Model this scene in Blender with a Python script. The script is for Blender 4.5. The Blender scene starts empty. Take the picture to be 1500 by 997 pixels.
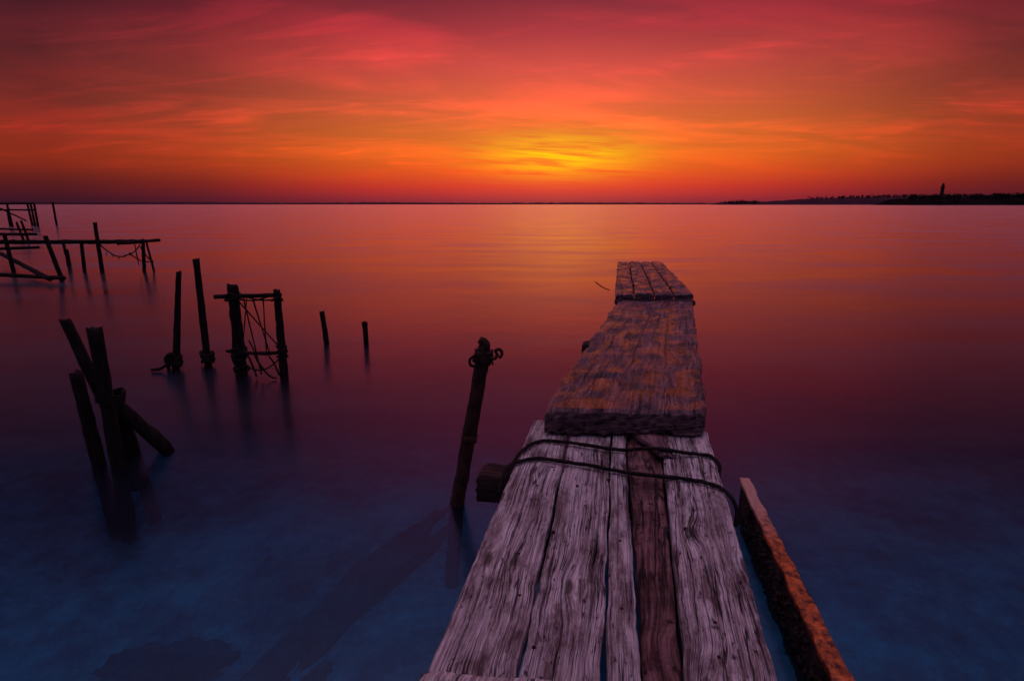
import bpy, bmesh, math, random
from mathutils import Vector, Euler, noise as mn
random.seed(7)
scene=bpy.context.scene
scene.view_settings.view_transform='Standard'
scene.view_settings.look='None'
scene.view_settings.exposure=0
def s2l(c):
    return tuple(((v/255)/12.92 if v/255<=0.04045 else ((v/255+0.055)/1.055)**2.4) for v in c)+(1,)
def sm(a,b,x):
    t=max(0,min(1,(x-a)/(b-a))); return t*t*(3-2*t)
def N(x,y=0,z=0): return mn.noise(Vector((x,y,z)))

# ------------------------------------------------ node helper
class NT:
    def __init__(s,tree): s.t=tree; s.n=tree.nodes; s.l=tree.links
    def new(s,typ,**kw):
        n=s.n.new(typ)
        for k,v in kw.items(): setattr(n,k,v)
        return n
    def put(s,sock,v):
        if isinstance(v,bpy.types.NodeSocket): s.l.new(v,sock)
        else: sock.default_value=v
    def M(s,op,a,b=None,c=None,clamp=False):
        n=s.new('ShaderNodeMath',operation=op); n.use_clamp=clamp
        s.put(n.inputs[0],a)
        if b is not None: s.put(n.inputs[1],b)
        if c is not None: s.put(n.inputs[2],c)
        return n.outputs[0]
    def comb(s,x,y,z=0.0):
        n=s.new('ShaderNodeCombineXYZ'); s.put(n.inputs[0],x); s.put(n.inputs[1],y); s.put(n.inputs[2],z); return n.outputs[0]
    def noise(s,vec,scale=1.0,detail=4.0,rough=0.55,dist=0.0):
        n=s.new('ShaderNodeTexNoise'); s.put(n.inputs['Vector'],vec); n.inputs['Scale'].default_value=scale
        n.inputs['Detail'].default_value=detail; n.inputs['Roughness'].default_value=rough; n.inputs['Distortion'].default_value=dist
        return n.outputs[0]
    def ramp(s,fac,stops,interp='LINEAR'):
        n=s.new('ShaderNodeValToRGB'); r=n.color_ramp; r.interpolation=interp
        while len(r.elements)>1: r.elements.remove(r.elements[-1])
        r.elements[0].position=stops[0][0]; r.elements[0].color=stops[0][1]
        for p,c in stops[1:]:
            e=r.elements.new(p); e.color=c
        s.put(n.inputs[0],fac); return n.outputs[0]
    def framp(s,fac,stops,interp='LINEAR'):
        return s.ramp(fac,[(p,(v,v,v,1)) for p,v in stops],interp)
    def mix(s,f,a,b,blend='MIX'):
        n=s.new('ShaderNodeMix',data_type='RGBA',blend_type=blend)
        s.put(n.inputs[0],f); s.put(n.inputs[6],a); s.put(n.inputs[7],b); return n.outputs[2]
    def bump(s,h,strength=0.5,dist=0.01,normal=None):
        n=s.new('ShaderNodeBump'); s.put(n.inputs['Height'],h); n.inputs['Strength'].default_value=strength
        n.inputs['Distance'].default_value=dist
        if normal is not None: s.l.new(normal,n.inputs['Normal'])
        return n.outputs[0]
def newmat(name):
    m=bpy.data.materials.new(name); m.use_nodes=True; m.node_tree.nodes.clear()
    return m,NT(m.node_tree)
def finish(nt,shader):
    o=nt.new('ShaderNodeOutputMaterial'); nt.l.new(shader,o.inputs[0])

# ------------------------------------------------ world
SUN_AZ=math.radians(4.6)
w=bpy.data.worlds.new("World"); scene.world=w; w.use_nodes=True; w.node_tree.nodes.clear()
try: w.cycles.sampling_method='NONE'
except Exception: pass
t=NT(w.node_tree)
tc=t.new('ShaderNodeTexCoord'); sp=t.new('ShaderNodeSeparateXYZ'); t.l.new(tc.outputs['Generated'],sp.inputs[0])
x,y,z=sp.outputs
zc=t.M('MAXIMUM',z,0.0)
el=t.M('DIVIDE',t.M('ARCSINE',t.M('MINIMUM',zc,1.0)),math.pi/2)
hl=t.M('SQRT',t.M('ADD',t.M('MULTIPLY',x,x),t.M('MULTIPLY',y,y)))
ca=t.M('DIVIDE',t.M('ADD',t.M('MULTIPLY',x,math.sin(SUN_AZ)),t.M('MULTIPLY',y,math.cos(SUN_AZ))),t.M('MAXIMUM',hl,0.0001))
az=t.M('DIVIDE',t.M('ARCCOSINE',t.M('MAXIMUM',t.M('MINIMUM',ca,1.0),-1.0)),math.pi)
D=lambda d:d/90.0
def R(l): return [(D(d),s2l(c)) for d,c in l]
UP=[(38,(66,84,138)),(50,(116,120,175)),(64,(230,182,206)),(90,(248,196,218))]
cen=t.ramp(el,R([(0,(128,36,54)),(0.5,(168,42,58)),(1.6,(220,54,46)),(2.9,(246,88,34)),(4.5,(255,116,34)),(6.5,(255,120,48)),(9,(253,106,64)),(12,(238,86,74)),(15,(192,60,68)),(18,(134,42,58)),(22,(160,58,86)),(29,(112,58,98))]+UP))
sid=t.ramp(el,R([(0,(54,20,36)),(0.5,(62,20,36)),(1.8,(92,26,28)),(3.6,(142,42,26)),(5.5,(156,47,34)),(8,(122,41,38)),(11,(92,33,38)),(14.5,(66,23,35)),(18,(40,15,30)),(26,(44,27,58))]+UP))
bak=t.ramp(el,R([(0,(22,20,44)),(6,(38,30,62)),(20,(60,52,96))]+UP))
f1=t.framp(az,[(0,0),(6/180,.06),(18/180,.34),(32/180,.85),(42/180,1.0)])
f2=t.framp(az,[(50/180,0),(120/180,1)])
sky=t.mix(f2,t.mix(f1,cen,sid),bak)
iz=t.M('ADD',zc,0.09)
cx=t.M('DIVIDE',x,iz); cy=t.M('DIVIDE',y,iz)
v1=t.comb(t.M('ADD',t.M('MULTIPLY',cx,.50),t.M('MULTIPLY',cy,.16)),t.M('SUBTRACT',t.M('MULTIPLY',cy,.95),t.M('MULTIPLY',cx,.20)),5.3)
n1=t.noise(v1,1.15,6,.55,.5)
v2=t.comb(t.M('MULTIPLY',cx,.7),t.M('ADD',t.M('MULTIPLY',cy,2.4),t.M('MULTIPLY',cx,.5)),8.1)
n2=t.noise(v2,1.2,6,.62,.8)
m1=t.framp(n1,[(.42,0),(.66,1)],'EASE')
m2=t.framp(n2,[(.50,0),(.72,1)],'EASE')
fade=t.framp(el,[(D(2),0),(D(6),1),(D(25),1),(D(34),0)])
m=t.M('MULTIPLY',t.M('ADD',t.M('MULTIPLY',m1,.58),t.M('MULTIPLY',t.M('MULTIPLY',m2,t.M('ADD',m1,.35)),.7)),fade)
dark=t.mix(t.M('MULTIPLY',fade,.75),(1,1,1,1),(0.70,.80,.80,1))
sky=t.mix(1.0,sky,dark,'MULTIPLY')
lit=t.mix(1.0,sky,(1.95,1.3,1.3,1),'MULTIPLY')
sky=t.mix(m,sky,lit)
ds=t.M('DIVIDE',t.M('MULTIPLY',az,180),6.2)
de=t.M('DIVIDE',t.M('SUBTRACT',t.M('MULTIPLY',el,90),4.5),1.6)
g=t.M('EXPONENT',t.M('MULTIPLY',t.M('ADD',t.M('MULTIPLY',ds,ds),t.M('MULTIPLY',de,de)),-1.0))
sn=t.noise(t.comb(t.M('MULTIPLY',x,6.0),t.M('ADD',t.M('MULTIPLY',z,110.0),t.M('MULTIPLY',x,5.0)),1.0),1.0,4,.6,.4)
sn=t.framp(sn,[(.38,0.18),(.54,1)])
sky=t.mix(t.M('MULTIPLY',t.M('MULTIPLY',g,sn),1.15,clamp=True),sky,s2l((255,194,14)))
nish=t.new('ShaderNodeTexSky',sky_type='NISHITA'); nish.sun_disc=False
nish.sun_elevation=math.radians(1.5); nish.sun_rotation=SUN_AZ
bg1=t.new('ShaderNodeBackground'); t.l.new(sky,bg1.inputs[0]); bg1.inputs[1].default_value=1.0
bg2=t.new('ShaderNodeBackground'); t.l.new(nish.outputs[0],bg2.inputs[0]); bg2.inputs[1].default_value=0.002
ad=t.new('ShaderNodeAddShader'); t.l.new(bg1.outputs[0],ad.inputs[0]); t.l.new(bg2.outputs[0],ad.inputs[1])
wo=t.new('ShaderNodeOutputWorld'); t.l.new(ad.outputs[0],wo.inputs[0])

# ------------------------------------------------ sun: already down in the haze, only a trace of direct red light
sl=bpy.data.lights.new("sun","SUN"); sl.energy=0.0015; sl.angle=math.radians(9); sl.color=(1,.32,.26)
so=bpy.data.objects.new("sun",sl); scene.collection.objects.link(so)
e=math.radians(3.0); sa=SUN_AZ; d=Vector((math.sin(sa)*math.cos(e),math.cos(sa)*math.cos(e),math.sin(e)))
so.rotation_euler=d.to_track_quat('Z','Y').to_euler()

# ------------------------------------------------ materials
def wood(name,seed,dark,mid,light,rough=.7,gscale=1.0,bumpd=.004,blotch=.5,spec=.3,wet=0,warpa=.013,knot=1.0):
    m,n=newmat(name)
    uv=n.new('ShaderNodeUVMap'); uv.uv_map='UVMap'
    s=n.new('ShaderNodeSeparateXYZ'); n.l.new(uv.outputs[0],s.inputs[0]); u,v=s.outputs[0],s.outputs[1]
    vor=n.new('ShaderNodeTexVoronoi',voronoi_dimensions='2D'); vor.inputs['Scale'].default_value=1.0
    vor.inputs['Randomness'].default_value=1.0
    n.put(vor.inputs['Vector'],n.comb(n.M('ADD',n.M('MULTIPLY',u,5.5),seed*3.7),n.M('ADD',n.M('MULTIPLY',v,1.9),seed*1.3)))
    dk=vor.outputs['Distance']
    k=n.M('EXPONENT',n.M('MULTIPLY',n.M('MULTIPLY',dk,dk),-40.0))
    warp=n.noise(n.comb(n.M('MULTIPLY',u,3.0),n.M('MULTIPLY',v,.9),seed),1.0,2,.5)
    G=n.M('ADD',n.M('ADD',u,n.M('MULTIPLY',k,.022*knot)),n.M('MULTIPLY',warp,warpa))
    fine=n.noise(n.comb(n.M('MULTIPLY',G,340*gscale),n.M('MULTIPLY',v,6.0),seed*2.1),1.0,6,.74)
    med=n.noise(n.comb(n.M('MULTIPLY',G,85*gscale),n.M('MULTIPLY',v,1.2),seed*5.1),1.0,5,.65)
    crk=n.noise(n.comb(n.M('MULTIPLY',G,50*gscale),n.M('MULTIPLY',v,1.1),seed*7.7),1.0,4,.55)
    crack=n.framp(n.M('ABSOLUTE',n.M('SUBTRACT',crk,.5)),[(0,1),(.008,.85),(.020,0)])
    cmask=n.framp(n.noise(n.comb(n.M('MULTIPLY',u,9),n.M('MULTIPLY',v,2.2),seed*9),1.0,3,.5),[(.42,0),(.54,1)])
    crack=n.M('MULTIPLY',crack,cmask)
    gg=n.M('ADD',n.M('MULTIPLY',fine,.6),n.M('MULTIPLY',med,.4))
    col=n.ramp(gg,[(.37,dark),(.46,mid),(.57,light)])
    bl=n.noise(n.comb(n.M('MULTIPLY',u,12),n.M('MULTIPLY',v,4.5),seed*4),1.0,8,.74)
    st=n.framp(bl,[(.39,1),(.55,0)])
    col=n.mix(n.M('MULTIPLY',st,blotch),col,n.mix(1.0,col,(.30,.22,.22,1),'MULTIPLY'))
    spots=n.noise(n.comb(n.M('MULTIPLY',u,70),n.M('MULTIPLY',v,26),seed*6),1.0,6,.7)
    spm=n.framp(spots,[(.33,1),(.40,0)])
    col=n.mix(n.M('MULTIPLY',spm,.85),col,(.02,.014,.014,1))
    kd=n.framp(dk,[(.0,1),(.05,.9),(.08,0)])
    ring=n.framp(n.M('SINE',n.M('ADD',n.M('MULTIPLY',dk,95.0),n.M('MULTIPLY',warp,14.0))),[(.3,0),(.95,1)])
    kring=n.M('MULTIPLY',n.framp(dk,[(.05,1),(.15,0)]),n.M('MULTIPLY',ring,.5*knot))
    col=n.mix(n.M('MULTIPLY',kd,.85*knot),col,(.045,.025,.02,1))
    col=n.mix(kring,col,(.09,.06,.055,1))
    col=n.mix(n.M('MULTIPLY',crack,.95),col,(.012,.008,.008,1))
    b=n.new('ShaderNodeBsdfPrincipled'); n.put(b.inputs['Base Color'],col)
    if wet:
        wm=n.noise(n.comb(n.M('MULTIPLY',u,7),n.M('MULTIPLY',v,5),seed*3),1.0,5,.6)
        n.put(b.inputs['Roughness'],n.framp(wm,[(.42,rough-.2),(.58,rough+.2)]))
    else: b.inputs['Roughness'].default_value=rough
    b.inputs['Specular IOR Level'].default_value=spec
    h=n.M('SUBTRACT',n.M('ADD',gg,n.M('MULTIPLY',bl,.7)),n.M('ADD',n.M('MULTIPLY',crack,1.2),n.M('MULTIPLY',n.M('ADD',spm,kd),.5)))
    n.put(b.inputs['Normal'],n.bump(h,.9,bumpd)); finish(n,b.outputs[0]); return m

def rough_mat(name,c1,c2,scale=12,rough=.8,bumpd=.01,stretch=.25,spec=.2,tip=None):
    m,n=newmat(name); tc=n.new('ShaderNodeTexCoord')
    mp=n.new('ShaderNodeMapping'); n.l.new(tc.outputs['Object'],mp.inputs[0]); mp.inputs['Scale'].default_value=(1,1,stretch)
    a=n.noise(mp.outputs[0],scale,6,.68); col=n.ramp(a,[(.38,c1),(.62,c2)])
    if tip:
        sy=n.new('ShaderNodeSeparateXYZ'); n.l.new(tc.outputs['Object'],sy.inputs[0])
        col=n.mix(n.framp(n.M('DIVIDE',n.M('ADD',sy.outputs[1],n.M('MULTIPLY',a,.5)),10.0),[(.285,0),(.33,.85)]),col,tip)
    b=n.new('ShaderNodeBsdfPrincipled'); n.put(b.inputs['Base Color'],col); b.inputs['Roughness'].default_value=rough
    b.inputs['Specular IOR Level'].default_value=spec
    n.put(b.inputs['Normal'],n.bump(a,.8,bumpd)); finish(n,b.outputs[0]); return m
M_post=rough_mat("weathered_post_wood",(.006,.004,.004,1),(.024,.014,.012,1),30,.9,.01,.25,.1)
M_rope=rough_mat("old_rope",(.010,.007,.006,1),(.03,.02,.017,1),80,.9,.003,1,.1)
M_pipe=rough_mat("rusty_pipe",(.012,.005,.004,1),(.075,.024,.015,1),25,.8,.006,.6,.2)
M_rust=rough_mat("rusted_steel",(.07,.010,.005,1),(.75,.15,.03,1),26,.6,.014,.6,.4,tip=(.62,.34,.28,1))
M_mussel=rough_mat("mussel_growth",(.006,.005,.005,1),(.045,.03,.027,1),60,.6,.01,1,.4)
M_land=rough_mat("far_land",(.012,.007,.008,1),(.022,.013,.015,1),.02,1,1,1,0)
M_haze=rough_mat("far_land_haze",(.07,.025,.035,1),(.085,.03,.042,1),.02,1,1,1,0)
M_rock=rough_mat("weedy_rock",(.008,.015,.02,1),(.08,.10,.11,1),4,.9,.05,1,.0)
M_tower=rough_mat("tower_stone",(.03,.02,.02,1),(.05,.04,.04,1),.3,.9,.1,1,.1)

# ------------------------------------------------ mesh helpers
def mkobj(name,verts,faces,mat,parent=None,smooth=True,uvs=None):
    me=bpy.data.meshes.new(name); me.from_pydata(verts,[],faces); me.update()
    if uvs:
        ul=me.uv_layers.new(name='UVMap')
        for lp in me.loops: ul.data[lp.index].uv=uvs[lp.vertex_index]
    if smooth:
        for p in me.polygons: p.use_smooth=True
    me.materials.append(mat)
    o=bpy.data.objects.new(name,me); scene.collection.objects.link(o)
    if parent: o.parent=parent
    return o
def empty(name,loc=(0,0,0)):
    o=bpy.data.objects.new(name,None); scene.collection.objects.link(o); o.empty_display_size=.2; return o

def tube_data(pts,rads,seg=12,wob=.08,seed=0,rag=0.0,sub=.06,nf=9.0):
    P=[Vector(p) for p in pts]; Q=[];RR=[]
    for i in range(len(P)-1):
        L=(P[i+1]-P[i]).length; k=max(1,int(L/sub))
        for j in range(k):
            f=j/k; Q.append(P[i].lerp(P[i+1],f)); RR.append(rads[i]*(1-f)+rads[i+1]*f)
    Q.append(P[-1]); RR.append(rads[-1])
    V=[];F=[]
    up=None
    for i,q in enumerate(Q):
        d=(Q[min(i+1,len(Q)-1)]-Q[max(i-1,0)]).normalized()
        if up is None:
            a=Vector((1,0,0)) if abs(d.x)<.8 else Vector((0,1,0)); up=d.cross(a).normalized()
        up=(up-d*up.dot(d)).normalized(); sd=d.cross(up)
        for s in range(seg):
            an=2*math.pi*s/seg
            r=RR[i]*(1+wob*N(math.cos(an)*1.5+seed,math.sin(an)*1.5+seed*2,i*sub*nf)+wob*.8*N(seed*3+s*2.1,i*.9))
            c=q+(up*math.cos(an)+sd*math.sin(an))*r
            if rag and i==len(Q)-1: c+=d*rag*N(s*1.7,seed*5)
            V.append(c)
    n=len(Q)
    for i in range(n-1):
        for s in range(seg):
            a=i*seg+s; b=i*seg+(s+1)%seg; F.append((a,b,b+seg,a+seg))
    V.append(Q[0]); V.append(Q[-1]); i0=len(V)-2
    for s in range(seg):
        F.append((i0,(s+1)%seg,s)); F.append((i0+1,(n-1)*seg+s,(n-1)*seg+(s+1)%seg))
    return V,F
def tube(name,pts,rads,mat,parent=None,**k):
    if not isinstance(rads,(list,tuple)): rads=[rads]*len(pts)
    V,F=tube_data(pts,rads,**k); o=mkobj(name,V,F,mat,parent)
    return o
def tubes(name,lst,mat,parent=None,**k):
    V=[];F=[]
    for j,(pts,r) in enumerate(lst):
        if not isinstance(r,(list,tuple)): r=[r]*len(pts)
        v,f=tube_data(pts,r,seed=j*1.37,**k); o=len(V); V+=v; F+=[tuple(a+o for a in q) for q in f]
    return mkobj(name,V,F,mat,parent)
def post(name,base,top,r0,r1,seed,parent=None,mat=None,deep=.6):
    b=Vector(base); tt=Vector(top); d=(tt-b); d=d/ max(.05,abs(d.z))
    if abs(d.x)>.15: d.x*=.3
    lo=b-d*deep
    return tube(name,[lo,b,tt],[r0*1.05,r0,r1],mat or M_post,parent,seed=seed,wob=.16,rag=.05,seg=14,sub=.05)
def catmull(p,k=8):
    P=[Vector(a) for a in p]; P=[P[0]*2-P[1]]+P+[P[-1]*2-P[-2]]; out=[]
    for i in range(1,len(P)-2):
        for j in range(k):
            f=j/k; a,b,c,d=P[i-1:i+3]
            out.append(.5*((2*b)+(c-a)*f+(2*a-5*b+4*c-d)*f*f+(3*b-a-3*c+d)*f**3))
    out.append(P[-2]); return out
def sag(a,b,s,k=10):
    a=Vector(a);b=Vector(b)
    return [a.lerp(b,i/k)-Vector((0,0,4*s*(i/k)*(1-i/k))) for i in range(k+1)]

def board(name,nl,nr,fl,fr,zt,th,mat,parent,seed,dx=.004,dy=.015,edge=.006,und=.003,cracks=(),ztf=None,edgew=.006,chips=0.0,hole=None,capn=.003):
    nl,nr,fl,fr=[Vector(a) for a in (nl,nr,fl,fr)]
    W=(nr-nl).length; L=((fl+fr)/2-(nl+nr)/2).length
    nu=max(6,int(W/dx)); nv=max(6,int(L/dy)); ztf=zt if ztf is None else ztf
    V=[];UV=[];F=[]
    r=edge
    top=[i/nu for i in range(nu+1)]
    per=[(s,0,True) for s in top]+[(1,th*q,False) for q in (.25,.5,.75,1)]+[(s,th,False) for s in (.66,.33,0)]+[(0,th*q,False) for q in (.75,.5,.25)]
    K=len(per)
    for j in range(nv+1):
        f=j/nv; v=f*L
        eL=N(v*7,seed*3.1)*edgew+N(v*30,seed)*edgew*.35; eR=N(v*7,seed*5.7+9)*edgew+N(v*30,seed+4)*edgew*.35
        a=nl.lerp(fl,f); b=nr.lerp(fr,f); ax=(b-a).normalized(); a=a+ax*eL; b=b+ax*eR
        z0=zt*(1-f)+ztf*f
        dirv=(fl-nl).normalized()
        for (s,dz,tp) in per:
            p=a.lerp(b,s); u=s*W
            zz=z0-dz
            de=min(s,1-s)*W; dv=min(v,L-v)
            if tp:
                zz+=und*N(u*6,v*2,seed)+und*.5*N(u*30,v*4,seed)
                zz-=r*(1-sm(0,r*2.2,de))*(1+.6*N(v*12,seed+7))
                zz-=r*(1-sm(0,r*2.5,dv))
                if chips: 
                    c=N(v*9,u*9,seed+3); zz-=chips*sm(.15,.6,c)*(1-sm(0,.12,min(de,dv)))
                for (u0,u1,v0,v1,wd,dp) in cracks:
                    if v0<=v<=v1:
                        ff=(v-v0)/(v1-v0); uc=u0+(u1-u0)*ff+.006*N(v*9,u0*50)+.002*N(v*40,u0*30)
                        zz-=dp*math.exp(-((u-uc)/wd)**2)*min(1,4*min(ff,1-ff)+.1)
                if hole:
                    hu,hv,ha,hb,hd=hole; q=((u-hu)/ha)**2+((v-hv)/hb)**2+.6*N(u*40,v*40,2)
                    zz-=hd*math.exp(-q*1.2)
            elif dz==th: zz+=th*.12*N(u*5,v*3,seed+2)
            yo=0
            if j in (0,nv): yo=.004*N(u*25,dz*40,seed)+.010*N(u*6,seed)
            V.append((p.x+dirv.x*yo,p.y+dirv.y*yo,zz)); UV.append((u+dz,v))
    for j in range(nv):
        for i in range(K):
            a=j*K+i; b=j*K+(i+1)%K; F.append((a,b,b+K,a+K))
    for j,flip in ((0,False),(nv,True)):
        base=len(V); cols=nu
        rows=8
        for q in range(rows+1):
            for i in range(nu+1):
                tx,ty,tz=V[j*K+i]; fz=q/rows; uu=top[i]*W
                zb=(zt if j==0 else ztf)-th+ th*.12*N(uu*5,0,seed+2)+ (th*.15*N(uu*14,3,seed) if q==rows else 0)
                off=(capn*2*N(uu*30,q*.8,seed)+capn*N(uu*80,q*2.3,seed))*(1 if 0<q else 0)
                V.append((tx+dirv.x*off,ty+dirv.y*off,tz*(1-fz)+zb*fz)); UV.append((fz*th+uu*.15,uu*.6))
        for q in range(rows):
            for i in range(nu):
                a=base+q*(nu+1)+i; f4=(a,a+1,a+nu+2,a+nu+1)
                F.append(f4 if flip else f4[::-1])
    return mkobj(name,V,F,mat,parent,uvs=UV)

# ------------------------------------------------ sea + seabed
def axis(neg,pos,fine,step):
    a=[-fine+i*step for i in range(int(2*fine/step)+1)]
    v=fine
    while v<pos: v*=1.5; a.append(min(v,pos))
    v=fine
    while v<neg: v*=1.5; a.insert(0,-min(v,neg))
    return a
def sheet(name,xs,ys,zf,mat):
    V=[(X,Yy,zf(X,Yy)) for Yy in ys for X in xs]; n=len(xs)
    F=[(j*n+i,j*n+i+1,(j+1)*n+i+1,(j+1)*n+i) for j in range(len(ys)-1) for i in range(n-1)]
    return mkobj(name,V,F,mat)
m,n=newmat("sea_water_surface")
tc=n.new('ShaderNodeTexCoord')
nb=n.noise(tc.outputs['Object'],1.1,3,.5)
bmp=n.bump(nb,.10,.04)
fr=n.new('ShaderNodeFresnel'); fr.inputs['IOR'].default_value=1.8; n.l.new(bmp,fr.inputs['Normal'])
gl=n.new('ShaderNodeBsdfGlossy'); gl.inputs['Color'].default_value=(1.0,.94,1.0,1); n.l.new(bmp,gl.inputs['Normal'])
mpw=n.new('ShaderNodeMapping'); n.l.new(tc.outputs['Object'],mpw.inputs[0]); mpw.inputs['Scale'].default_value=(.16,.5,1); mpw.inputs['Rotation'].default_value=(0,0,.25)
n.put(gl.inputs['Roughness'],n.framp(n.noise(mpw.outputs[0],1,4,.6),[(.35,.16),(.65,.26)]))
tr=n.new('ShaderNodeBsdfTransparent'); tr.inputs['Color'].default_value=(.04,.47,.70,1)
# milky long-exposure haze put into the water colour as a faint diffuse tint
df=n.new('ShaderNodeBsdfDiffuse'); df.inputs[0].default_value=(.28,.26,.80,1)
m0=n.new('ShaderNodeMixShader'); m0.inputs[0].default_value=.010; n.l.new(tr.outputs[0],m0.inputs[1]); n.l.new(df.outputs[0],m0.inputs[2])
mx=n.new('ShaderNodeMixShader'); n.l.new(fr.outputs[0],mx.inputs[0]); n.l.new(m0.outputs[0],mx.inputs[1]); n.l.new(gl.outputs[0],mx.inputs[2])
finish(n,mx.outputs[0]); M_sea=m
sheet("sea_water",axis(9000,9000,10,5),[-60,-20,-5,0,5,10,20,50,120,300,800,2000,5000,12000],lambda a,b:0,M_sea)
m,n=newmat("sandy_seabed"); tc=n.new('ShaderNodeTexCoord')
a=n.noise(tc.outputs['Object'],.9,6,.6,.4); b2=n.noise(tc.outputs['Object'],5,5,.65,.2); c3=n.noise(tc.outputs['Object'],24,4,.6)
s=n.M('ADD',n.M('ADD',n.M('MULTIPLY',a,.58),n.M('MULTIPLY',b2,.30)),n.M('MULTIPLY',c3,.12))
col=n.ramp(s,[(.39,(.04,.06,.08,1)),(.47,(.18,.20,.23,1)),(.60,(.50,.50,.52,1))])
sy=n.new('ShaderNodeSeparateXYZ'); n.l.new(tc.outputs['Object'],sy.inputs[0])
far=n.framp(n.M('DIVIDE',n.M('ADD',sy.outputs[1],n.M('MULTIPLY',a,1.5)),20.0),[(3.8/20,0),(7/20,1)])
col=n.mix(far,col,(.025,.03,.05,1))  # distant bed darkened in its colour, imitating light absorbed by deeper water
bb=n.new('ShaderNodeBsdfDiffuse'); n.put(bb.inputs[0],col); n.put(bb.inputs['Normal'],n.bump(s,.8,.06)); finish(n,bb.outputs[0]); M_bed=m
def bed(X,Yy):
    d=math.hypot(X,Yy-2); return -.6-.5*sm(5,14,d)-2*sm(14,100,d)+.07*N(X*.8,Yy*.8)+.02*N(X*3,Yy*3)
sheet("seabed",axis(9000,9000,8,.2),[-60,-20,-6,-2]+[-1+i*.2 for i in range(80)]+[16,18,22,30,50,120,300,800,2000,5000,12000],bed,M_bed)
def rock(name,c,rx,ry,rz,rot,seed):
    bm=bmesh.new(); bmesh.ops.create_icosphere(bm,subdivisions=5,radius=1)
    for v in bm.verts:
        p=v.co.copy(); k=1+.45*mn.noise(p*1.3+Vector((seed,0,0)))+.30*mn.noise(p*4+Vector((seed,0,0)))+.14*mn.noise(p*12)
        q=Vector((p.x*rx*k,p.y*ry*k,p.z*rz*k)); q.rotate(Euler((0,0,rot))); v.co=q+Vector(c)
    me=bpy.data.meshes.new(name); bm.to_mesh(me); bm.free()
    for p in me.polygons: p.use_smooth=True
    me.materials.append(M_rock); o=bpy.data.objects.new(name,me); scene.collection.objects.link(o)
rock("submerged_rock",(-1.95,2.60,-.63),.34,.20,.12,.1,1)
rock("submerged_rock",(-1.0,3.3,-.67),.20,1.25,.13,-.42,5)
rock("submerged_rock",(-1.75,3.65,-.65),.22,.09,.07,.6,9)
rock("submerged_rock",(-1.2,2.4,-.70),.5,.3,.12,.2,12)

# ------------------------------------------------ pier
pier=empty("wooden_pier")
def lin(p0,p1,yy): f=(yy-p0[1])/(p1[1]-p0[1]); return p0[0]+(p1[0]-p0[0])*f
edges=[((-.195,1.035),(.045,2.27)),((.012,1.035),(.236,2.27)),((.20,1.035),(.425,2.27)),((.285,1.035),(.492,2.27)),((.376,1.035),(.640,2.27)),((.582,1.035),(.858,2.27))]
palesets=[((.06,.035,.038,1),(.38,.27,.28,1),(.82,.66,.66,1)),((.05,.03,.034,1),(.36,.26,.27,1),(.78,.62,.63,1)),((.08,.05,.055,1),(.42,.31,.32,1),(.84,.69,.69,1)),((.02,.009,.009,1),(.09,.034,.032,1),(.30,.14,.14,1)),((.06,.035,.038,1),(.38,.27,.28,1),(.82,.66,.67,1))]
fars=[2.56,2.42,2.42,2.42,2.42]; g=.0045
crk=[[(.11,.155,.9,3.4,.0025,.014),(.045,.07,2.0,3.6,.002,.008),(.13,.09,2.3,3.9,.002,.008)],[(.09,.12,.2,3.9,.0025,.014),(.14,.15,2.4,3.9,.002,.01),(.04,.03,2.6,3.9,.002,.008)],[(.03,.05,1.5,3.9,.002,.008)],[(.02,.05,.3,3.9,.004,.014),(.07,.08,1.2,3.9,.004,.012)],[(.06,.09,.6,3.2,.0025,.014),(.14,.12,2.0,3.9,.002,.01),(.03,.04,2.5,3.9,.002,.009)]]
for i in range(5):
    e0,e1=edges[i],edges[i+1]; y0,y1=-1.4,fars[i]
    mt=wood("weathered_plank_%d"%i,i*1.9+1,*palesets[i],rough=.78 if i!=3 else .6,bumpd=.009 if i!=3 else .012,blotch=.95,spec=.2)
    board("deck_plank_%d"%(i+1),(lin(*e0,y0)+g,y0),(lin(*e1,y0)-g,y0),(lin(*e0,y1)+g,y1),(lin(*e1,y1)-g,y1),.9-(.012 if i==3 else 0)-.003*(i%2),.045,mt,pier,i*3.3+1,dx=.0025,dy=.010,edge=.005,und=.004,cracks=crk[i],edgew=.007)
mt=wood("cross_plank_wood",31,*palesets[0],rough=.8,bumpd=.006)
board("cross_plank",(.17,.86),(-.22,.92),(.20,1.0),(-.19,1.035),.925,.025,mt,pier,44,dx=.004,dy=.006,edge=.01,und=.003)
wslab=wood("wet_slab_wood",12,(.012,.004,.004,1),(.085,.028,.032,1),(.30,.125,.145,1),rough=.45,gscale=.45,bumpd=.022,blotch=1.0,spec=.7,wet=1,warpa=.06,knot=.6)
board("heavy_slab",(.135,2.36),(.849,2.34),(.99,5.27),(1.69,5.27),1.02,.105,wslab,pier,5,dx=.006,dy=.012,edge=.010,und=.010,edgew=.022,chips=.014,capn=.008,
  cracks=[(.30,.36,0,2.9,.005,.012),(.12,.2,.5,2.6,.004,.008),(.52,.50,.1,2.2,.004,.009),(.42,.44,1.4,2.9,.004,.010)],hole=(.22,.56,.05,.035,.045))
wfar=[wood("far_board_%d"%i,60+i*2,(.012,.004,.004,1),(.085,.028,.030,1),(.26,.10,.11,1),rough=.45,gscale=.6,bumpd=.014,blotch=1.0,spec=.7,wet=1) for i in range(4)]
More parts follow.
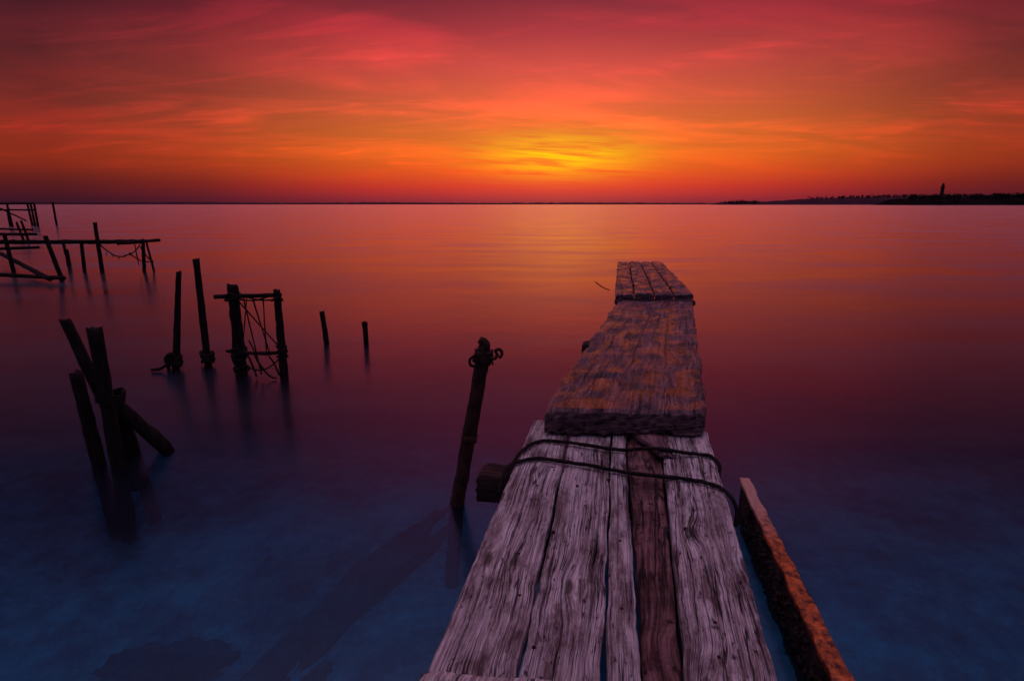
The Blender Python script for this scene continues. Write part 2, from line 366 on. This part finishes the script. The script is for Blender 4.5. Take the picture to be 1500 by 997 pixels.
for i in range(4):
    a0=.975+.765*i/4; a1=.975+.765*(i+1)/4; b0=1.58+.65*i/4; b1=1.58+.65*(i+1)/4
    board("far_deck_board_%d"%(i+1),(a0+.009,5.35+.03*random.random()),(a1-.009,5.35+.03*random.random()),(b0+.007,8.5+.1*random.random()),(b1-.007,8.5),1.075+random.uniform(-.009,.009),.05,wfar[i],pier,71+i*3,dx=.008,dy=.03,edge=.008,und=.010,edgew=.016)
def box_beam(name,p0,p1,w_,h_,mat,parent,seed):
    p0=Vector(p0);p1=Vector(p1); d=(p1-p0).normalized(); s=d.cross(Vector((0,0,1))).normalized()*w_/2
    return board(name,((p0-s).x,(p0-s).y),((p0+s).x,(p0+s).y),((p1-s).x,(p1-s).y),((p1+s).x,(p1+s).y),p0.z,h_,mat,parent,seed,dx=.012,dy=.02,edge=.01,und=.008,edgew=.01,ztf=p1.z,capn=.006)
wdark=wood("dark_bearer_wood",91,(.006,.003,.003,1),(.03,.012,.011,1),(.08,.035,.033,1),rough=.75,bumpd=.01,blotch=.8,spec=.2)
box_beam("cross_bearer_near",(-.13,2.16,.845),(.74,1.98,.845),.13,.12,wdark,pier,81)
box_beam("cross_bearer_mid",(.53,4.12,.905),(1.2,3.95,.905),.13,.10,wdark,pier,82)
box_beam("cross_bearer_far",(.985,5.36,1.02),(1.73,5.34,1.02),.10,.05,wdark,pier,83)
box_beam("cross_bearer_end",(1.56,8.2,1.02),(2.12,8.15,1.02),.12,.1,wdark,pier,84)
for k,(px_,py_,zt) in enumerate([(.16,2.10,.72),(.66,2.0,.72),(.75,4.06,.80),(1.12,3.97,.80),(1.18,5.36,.96),(1.55,5.34,.96),(1.70,8.17,.92),(2.0,8.16,.92)]):
    post("pier_post_%d"%(k+1),(px_,py_,0),(px_+.01,py_,zt),.055,.05,90+k,pier)
post("edge_post",(1.735,5.37,.75),(1.745,5.37,1.05),.022,.022,120,pier,deep=.0)
tube("bent_wire",catmull([(.99,5.75,1.05),(.93,5.8,1.07),(.86,5.85,1.12)],4),.006,M_rope,pier,seed=3,seg=6,sub=.03)
board("broken_wedge",(.60,2.13),(.64,2.12),(.54,2.33),(.68,2.33),.925,.022,wslab,pier,99,dx=.006,dy=.01,edge=.008,und=.008,edgew=.02)
zr=.913
r1=[(-.02,2.00,.86),(-.005,2.03,.905),(.04,2.17,zr),(.12,2.27,zr),(.23,2.26,zr),(.34,2.22,zr),(.45,2.18,zr),(.52,2.17,zr+.01),(.59,2.15,zr+.02),(.68,2.14,zr+.01),(.75,2.14,zr),(.80,2.12,zr),(.815,2.06,.90),(.80,2.03,.85)]
r2=[(-.05,1.95,.84),(-.03,2.0,.90),(.0,2.05,zr),(.05,2.085,zr),(.11,2.10,zr),(.21,2.07,zr),(.32,2.03,zr),(.43,1.98,zr),(.54,1.95,zr),(.63,1.93,zr),(.70,1.90,zr),(.745,1.86,zr),(.765,1.80,.905),(.775,1.77,.87),(.77,1.76,.82)]
for nm,r in (("lashing_cable_1",r1),("lashing_cable_2",r2)):
    tube(nm,catmull(r,8),.0075,M_rope,pier,seed=1,seg=8,sub=.012,wob=.3,nf=30)
for k,(a_,b_) in enumerate([(.02,1.30),(.16,2.05),(.13,1.6),(.28,1.25),(.36,1.95),(.50,1.2),(.62,1.35),(.66,1.9),(.74,2.0),(.55,1.62),(.33,1.55),(.09,1.9),(.72,1.85),(.40,2.05),(.24,1.9),(.47,1.09),(.05,1.12)]):
    tube("nail_%d"%k,[(a_,b_,.885),(a_,b_,.901)],.005,M_pipe,pier,seed=k,seg=8,sub=.01,wob=.5)

# ------------------------------------------------ iron mooring post
mp=empty("rusty_mooring_post")
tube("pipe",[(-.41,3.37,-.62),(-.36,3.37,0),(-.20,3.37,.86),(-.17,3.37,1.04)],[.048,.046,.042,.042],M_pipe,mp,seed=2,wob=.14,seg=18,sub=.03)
tube("collar",[(-.185,3.37,.95),(-.17,3.37,1.03)],[.058,.056],M_pipe,mp,seed=6,wob=.2,seg=16,sub=.02)
tube("low_collar",[(-.275,3.37,.44),(-.268,3.37,.48)],[.054,.052],M_pipe,mp,seed=9,wob=.2,seg=16,sub=.02)
tube("broken_cap",[(-.172,3.37,1.03),(-.165,3.36,1.07),(-.185,3.35,1.09),(-.20,3.34,1.085)],[.042,.036,.028,.014],M_pipe,mp,seed=8,wob=.35,seg=12,sub=.012,rag=.03)
tube("hook_left",catmull([(-.18,3.35,1.0),(-.22,3.33,1.01),(-.255,3.32,.985),(-.25,3.32,.95),(-.22,3.33,.945),(-.19,3.34,.96)],6),.009,M_pipe,mp,seed=4,seg=8,sub=.02)
tube("hook_right",catmull([(-.15,3.35,1.0),(-.11,3.34,.985),(-.09,3.34,1.01),(-.10,3.34,1.035),(-.075,3.34,1.045),(-.06,3.34,1.02),(-.075,3.34,.99)],6),.010,M_pipe,mp,seed=4,seg=8,sub=.02)
tubes("wire_wrap",[([( -.17+.052*math.cos(a*.5),3.37+.052*math.sin(a*.5),.94+.004*a+.02*math.sin(a)) for a in range(0,26)],.006)],M_rope,mp,seg=6,sub=.02)

# ------------------------------------------------ lone posts
def lone(base,top,r0,r1,seed,knot=True):
    e=empty("wooden_mooring_post"); post("shaft",base,top,r0,r1,seed,e)
    if knot:
        b=Vector(base); R=[]
        for q in range(3):
            R.append(([(b.x+(r0+.022)*math.cos(a*.6)*(1+.2*math.sin(a*1.7+q)),b.y+(r0+.022)*math.sin(a*.6),.06+.045*q+.02*math.sin(a+q)) for a in range(0,12)],.019))
        tubes("rope_knot",R,M_rope,e,seg=8,sub=.03,wob=.3)
    return e
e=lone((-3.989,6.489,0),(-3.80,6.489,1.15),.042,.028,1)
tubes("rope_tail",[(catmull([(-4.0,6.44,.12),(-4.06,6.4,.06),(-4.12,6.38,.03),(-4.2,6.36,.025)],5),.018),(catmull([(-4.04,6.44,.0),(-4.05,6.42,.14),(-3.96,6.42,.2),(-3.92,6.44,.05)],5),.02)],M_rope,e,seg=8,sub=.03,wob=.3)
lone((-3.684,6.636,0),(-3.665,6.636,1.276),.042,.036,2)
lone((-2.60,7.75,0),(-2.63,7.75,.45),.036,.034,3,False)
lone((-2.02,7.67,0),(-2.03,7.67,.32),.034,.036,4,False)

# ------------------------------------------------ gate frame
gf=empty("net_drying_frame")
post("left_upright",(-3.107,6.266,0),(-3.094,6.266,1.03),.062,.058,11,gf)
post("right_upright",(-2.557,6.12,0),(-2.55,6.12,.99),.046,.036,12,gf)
tube("top_rail",[(-3.30,6.25,.90),(-2.50,6.10,.945)],[.024,.022],M_post,gf,seed=4,wob=.2,seg=10)
rp=[(sag((-3.23,6.24,.285),(-2.52,6.08,.31),.02),.02),(sag((-3.05,6.24,.87),(-2.56,6.1,.35),.0),.008),(sag((-2.96,6.2,.92),(-2.80,6.1,.05),.02),.008),
 (sag((-2.86,6.2,.92),(-2.68,6.1,.28),.02),.008),(sag((-2.74,6.2,.93),(-2.72,6.1,.3),.0),.007),(sag((-3.02,6.2,.3),(-2.86,6.1,.02),-.06),.011),(sag((-2.86,6.1,.28),(-2.62,6.05,.02),.07),.011),
 (sag((-3.1,6.2,.92),(-2.6,6.1,.95),.06),.010),(sag((-3.0,6.2,.95),(-2.56,6.1,.90),.04),.008),(sag((-3.05,6.2,.15),(-2.6,6.1,.22),.1),.009),(sag((-2.95,6.2,.42),(-2.80,6.1,.12),-.02),.008),
 (sag((-3.16,6.2,.2),(-3.0,6.2,.05),.08),.012),(sag((-2.92,6.2,.9),(-2.99,6.1,.3),.0),.006),(sag((-2.70,6.1,.26),(-2.58,6.05,.05),-.03),.01)]
tubes("hanging_ropes",rp,M_rope,gf,seg=6,sub=.04,wob=.4)
W=[]
for (cx_,cy_,r_,zs) in ((-3.1,6.266,.078,(.20,.25,.30,.05,.09,.88,.92)),(-2.555,6.12,.05,(.27,.31,.35,.90))):
    for z_ in zs:
        W.append(([(cx_+r_*math.cos(a*.6)*(1+.15*math.sin(a*2+z_*9)),cy_+r_*math.sin(a*.6),z_+.02*math.sin(a*1.1+z_*40)) for a in range(12)],.012))
tubes("rope_lashings",W,M_rope,gf,seg=7,sub=.04,wob=.35)

# ------------------------------------------------ leaning cluster
cl=empty("leaning_post_cluster")
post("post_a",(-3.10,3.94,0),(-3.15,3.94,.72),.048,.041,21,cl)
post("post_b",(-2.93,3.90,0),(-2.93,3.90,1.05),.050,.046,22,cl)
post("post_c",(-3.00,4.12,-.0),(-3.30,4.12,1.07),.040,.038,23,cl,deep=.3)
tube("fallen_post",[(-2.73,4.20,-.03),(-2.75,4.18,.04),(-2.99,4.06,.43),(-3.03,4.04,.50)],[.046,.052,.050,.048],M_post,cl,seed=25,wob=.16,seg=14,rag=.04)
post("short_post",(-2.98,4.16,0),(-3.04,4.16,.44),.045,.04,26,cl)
tubes("rope_binding",[([(-2.96+.085*math.cos(a*.6),3.98+.10*math.sin(a*.6),.50+.02*q+.02*math.sin(a)) for a in range(12)],.010) for q in range(3)],M_rope,cl,seg=7,sub=.03)

# ------------------------------------------------ old jetties, left
jt=empty("ruined_jetty")
Yj=16.45
for k,(x0,y0,x1,z1,r) in enumerate([(-11.84,Yj,-11.82,1.39,.055),(-10.72,16.6,-10.62,.92,.05),(-11.5,14.5,-11.72,1.12,.055),(-12.35,Yj,-12.30,.80,.05),(-14.1,18.2,-14.1,.50,.045),(-14.4,Yj,-14.45,1.05,.055),(-10.50,16.7,-10.60,.84,.03),(-13.35,17.2,-13.4,.75,.045)]):
    post("pile_%d"%k,(x0,y0,0),(x1,y0,z1),r,r*.9,130+k,jt,deep=1.0)
def rail(nm,a,b,r,p,s): tube(nm,[a,b],r,M_post,p,seed=s,wob=.2,seg=10,sub=.15)
rail("long_rail",(-18,16.5,.83),(-10.5,16.4,.86),.06,jt,1)
rail("upper_rail",(-16.2,16.5,1.06),(-13.5,16.4,1.07),.04,jt,2)
rail("lower_rail",(-16,16.5,.60),(-13.5,16.4,.70),.04,jt,3)
rail("cross_rail",(-10.9,15.9,.84),(-10.45,17.1,.86),.045,jt,8)
rail("fallen_beam_a",(-16.5,18.5,.35),(-11.4,14.0,.10),.06,jt,4)
rail("fallen_beam_b",(-14.6,14.9,.16),(-11.2,14.2,.10),.05,jt,5)
tubes("hanging_rope",[(sag((-11.75,16.4,.80),(-10.9,16.4,.55),.22),.018),(sag((-10.95,16.4,.50),(-10.6,16.4,.78),.05),.016),(sag((-10.6,16.4,.72),(-10.28,16.4,.28),.08),.02),(sag((-10.9,16.4,.5),(-10.3,16.4,.32),.10),.016),(sag((-10.75,16.4,.8),(-10.72,16.4,.2),0),.014)]+
   [([( -11.6+.17*q,16.4,.66-.22+.10*abs(q-2)*.6),(-11.6+.17*q,16.4,.36+.05*abs(q-2))],.010) for q in range(5)],M_rope,jt,seg=6,sub=.06,wob=.4)
jf=empty("ruined_jetty")
for k in range(7):
    x_=-45.3+.74*k
    post("pile_%d"%k,(x_,50+(k%3)*1.5,0),(x_+random.uniform(-.1,.1),50+(k%3)*1.5,random.choice([1.6,1.95,2.05,1.2])),.09,.08,150+k,jf,deep=2)
rail("top_rail",(-52,50,1.85),(-40.9,50,1.95),.08,jf,11)
rail("mid_rail",(-52,50.5,1.45),(-41.2,50.5,1.40),.07,jf,12)
rail("diag_rail",(-44.5,50,1.9),(-41.8,50,.5),.06,jf,14)
jm=empty("ruined_jetty")
for k,(x_,z_) in enumerate([(-24.3,1.1),(-25.4,1.0)]):
    post("pile_%d"%k,(x_,29+k%2,0),(x_-.2,29+k%2,z_),.06,.05,170+k,jm,deep=2)
rail("low_rail",(-29,29.5,.75),(-24.0,29,.65),.05,jm,16)

# ------------------------------------------------ rusty beam on the right
rb=empty("rusty_steel_beam")
lx=lambda yy:1.19+.176*(yy-1.84)
def rx(yy): return lx(yy)+.095-.03*sm(1.8,3.3,yy)
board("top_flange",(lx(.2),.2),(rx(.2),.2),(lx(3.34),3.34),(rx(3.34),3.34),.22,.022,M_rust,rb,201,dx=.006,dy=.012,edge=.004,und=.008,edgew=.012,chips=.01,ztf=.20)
board("web",(lx(.2)+.012,.2),(lx(.2)+.034,.2),(lx(3.32)+.012,3.32),(lx(3.32)+.034,3.32),.205,.30,M_mussel,rb,202,dx=.006,dy=.02,edge=.002,und=.002,edgew=.02,ztf=.185)
V=[];F=[]
for k in range(520):
    yy=random.uniform(.9,3.1); zz=random.uniform(-.06,.15)*(1 if random.random()<.8 else 1.2); s_=random.uniform(.006,.016)
    c=Vector((lx(yy)+.008+random.uniform(-.008,.006),yy,zz)); dd=Vector((-random.random(),random.uniform(-1,1),random.uniform(-1,1))).normalized()
    v,f=tube_data([c,c+dd*s_*1.0,c+dd*s_*2.2],[s_*.3,s_*.75,s_*.15],seg=6,wob=.2,seed=k,sub=1)
    o=len(V); V+=v; F+=[tuple(a+o for a in q) for q in f]
mkobj("mussel_cluster",V,F,M_mussel,rb)

# ------------------------------------------------ distant land
def strip(name,prof,yy,depth,mat,jit,seed,step):
    xs=[];x0=prof[0][0];V=[];F=[]
    X=x0
    while X<=prof[-1][0]:
        xs.append(X); X+=step
    def hh(X):
        for (a,b),(c,d) in zip(prof,prof[1:]):
            if a<=X<=c: return b+(d-b)*(X-a)/(c-a)
        return 0
    rows=[(0,0),(.15,.55),(.35,.9),(.5,1),(.75,.8),(1,0)]
    for (fy,fz) in rows:
        for X in xs:
            h=hh(X); h=max(0,h+jit*(N(X/(step*5),seed)+.8*N(X/(step*1.7),seed+3)+.5*N(X/step*1.3,seed+fy*9))*min(1,h/ (jit+.01)))
            V.append((X,yy+fy*depth,h*fz-.5+ .5*(fz>0)))
    n_=len(xs)
    for j in range(len(rows)-1):
        for i in range(n_-1): F.append((j*n_+i,j*n_+i+1,(j+1)*n_+i+1,(j+1)*n_+i))
    return mkobj(name,V,F,mat,smooth=False)
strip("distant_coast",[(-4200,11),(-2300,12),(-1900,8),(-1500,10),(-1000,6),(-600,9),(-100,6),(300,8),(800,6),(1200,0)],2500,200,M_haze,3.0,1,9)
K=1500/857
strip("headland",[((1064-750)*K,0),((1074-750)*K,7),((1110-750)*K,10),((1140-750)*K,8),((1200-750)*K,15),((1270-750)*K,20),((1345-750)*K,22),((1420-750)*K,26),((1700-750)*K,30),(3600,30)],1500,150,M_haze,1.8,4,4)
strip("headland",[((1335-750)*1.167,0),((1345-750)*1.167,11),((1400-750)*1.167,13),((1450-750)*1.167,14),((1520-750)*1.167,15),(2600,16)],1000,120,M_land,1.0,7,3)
def treemass(name,x0,x1,yy,zf,hf,n_,seed,mat):
    rnd=random.Random(seed); V=[];F=[]
    for k in range(n_):
        X=rnd.uniform(x0,x1); Y_=yy+rnd.uniform(0,30); h=hf*rnd.uniform(.45,1.25); z0=zf(X); wR=h*rnd.uniform(.3,.6)
        V0=len(V); V+=[Vector((X-.3,Y_,z0-2)),Vector((X+.3,Y_,z0-2)),Vector((X,Y_,z0+h*.6))]; F.append((V0,V0+1,V0+2))
        for c in range(34):
            a=rnd.uniform(0,6.28); rr=rnd.random()**.6; ph=rnd.uniform(-1,1)
            p=Vector((X+math.cos(a)*rr*wR*math.sqrt(1-ph*ph),Y_+math.sin(a)*rr*wR,z0+h*.62+ph*h*.42)); s_=rnd.uniform(.5,1.2)
            q=[p+Vector((rnd.uniform(-1,1),rnd.uniform(-1,1),rnd.uniform(-1,1)))*s_ for _ in range(4)]
            o=len(V); V+=q; F+=[(o,o+1,o+2),(o,o+2,o+3),(o+1,o+2,o+3)]
    mkobj(name,V,F,mat,smooth=False)
M_tree=rough_mat("tree_foliage",(.010,.012,.010,1),(.03,.03,.022,1),.3,1,.3,1,0)
treemass("distant_trees",(1345-750)*1.167,1050,1005,lambda X:10+(X-690)*.012,7,330,3,M_tree)
treemass("distant_trees",(1068-750)*K,(1112-750)*K,1500,lambda X:3,8,40,5,M_tree)
treemass("distant_trees",(1190-750)*K,(1345-750)*K,1505,lambda X:14+(X-770)*.025,6,120,6,M_tree)
lh=empty("lighthouse")
def lathe(name,prof,c,mat,parent,seg=20):
    V=[];F=[]
    for (r,z_) in prof:
        for s_ in range(seg): V.append((c[0]+r*math.cos(2*math.pi*s_/seg),c[1]+r*math.sin(2*math.pi*s_/seg),c[2]+z_))
    for j in range(len(prof)-1):
        for s_ in range(seg):
            a=j*seg+s_; b=j*seg+(s_+1)%seg; F.append((a,b,b+seg,a+seg))
    F.append(tuple((len(prof)-1)*seg+s_ for s_ in range(seg)))
    return mkobj(name,V,F,mat,parent,smooth=False)
c=(739,1010,0)
lathe("tower",[(3.4,8),(3.1,14),(2.8,22),(2.6,29)],c,M_tower,lh)
lathe("gallery",[(2.6,29),(3.8,29.6),(3.8,30.6),(2.1,30.7)],c,M_tower,lh)
lathe("lantern_room",[(2.0,30.7),(2.0,34.0)],c,M_tower,lh)
lathe("roof",[(2.4,34.0),(1.8,35.3),(.5,36.6),(.2,38.2)],c,M_tower,lh)

# ------------------------------------------------ camera
cam=bpy.data.cameras.new("camera"); co=bpy.data.objects.new("camera",cam); scene.collection.objects.link(co)
cam.sensor_width=36; cam.lens=20; cam.clip_end=30000; cam.clip_start=.05
co.location=(0,0,1.9); co.rotation_euler=(math.radians(90-13.47),0,0)
scene.camera=co
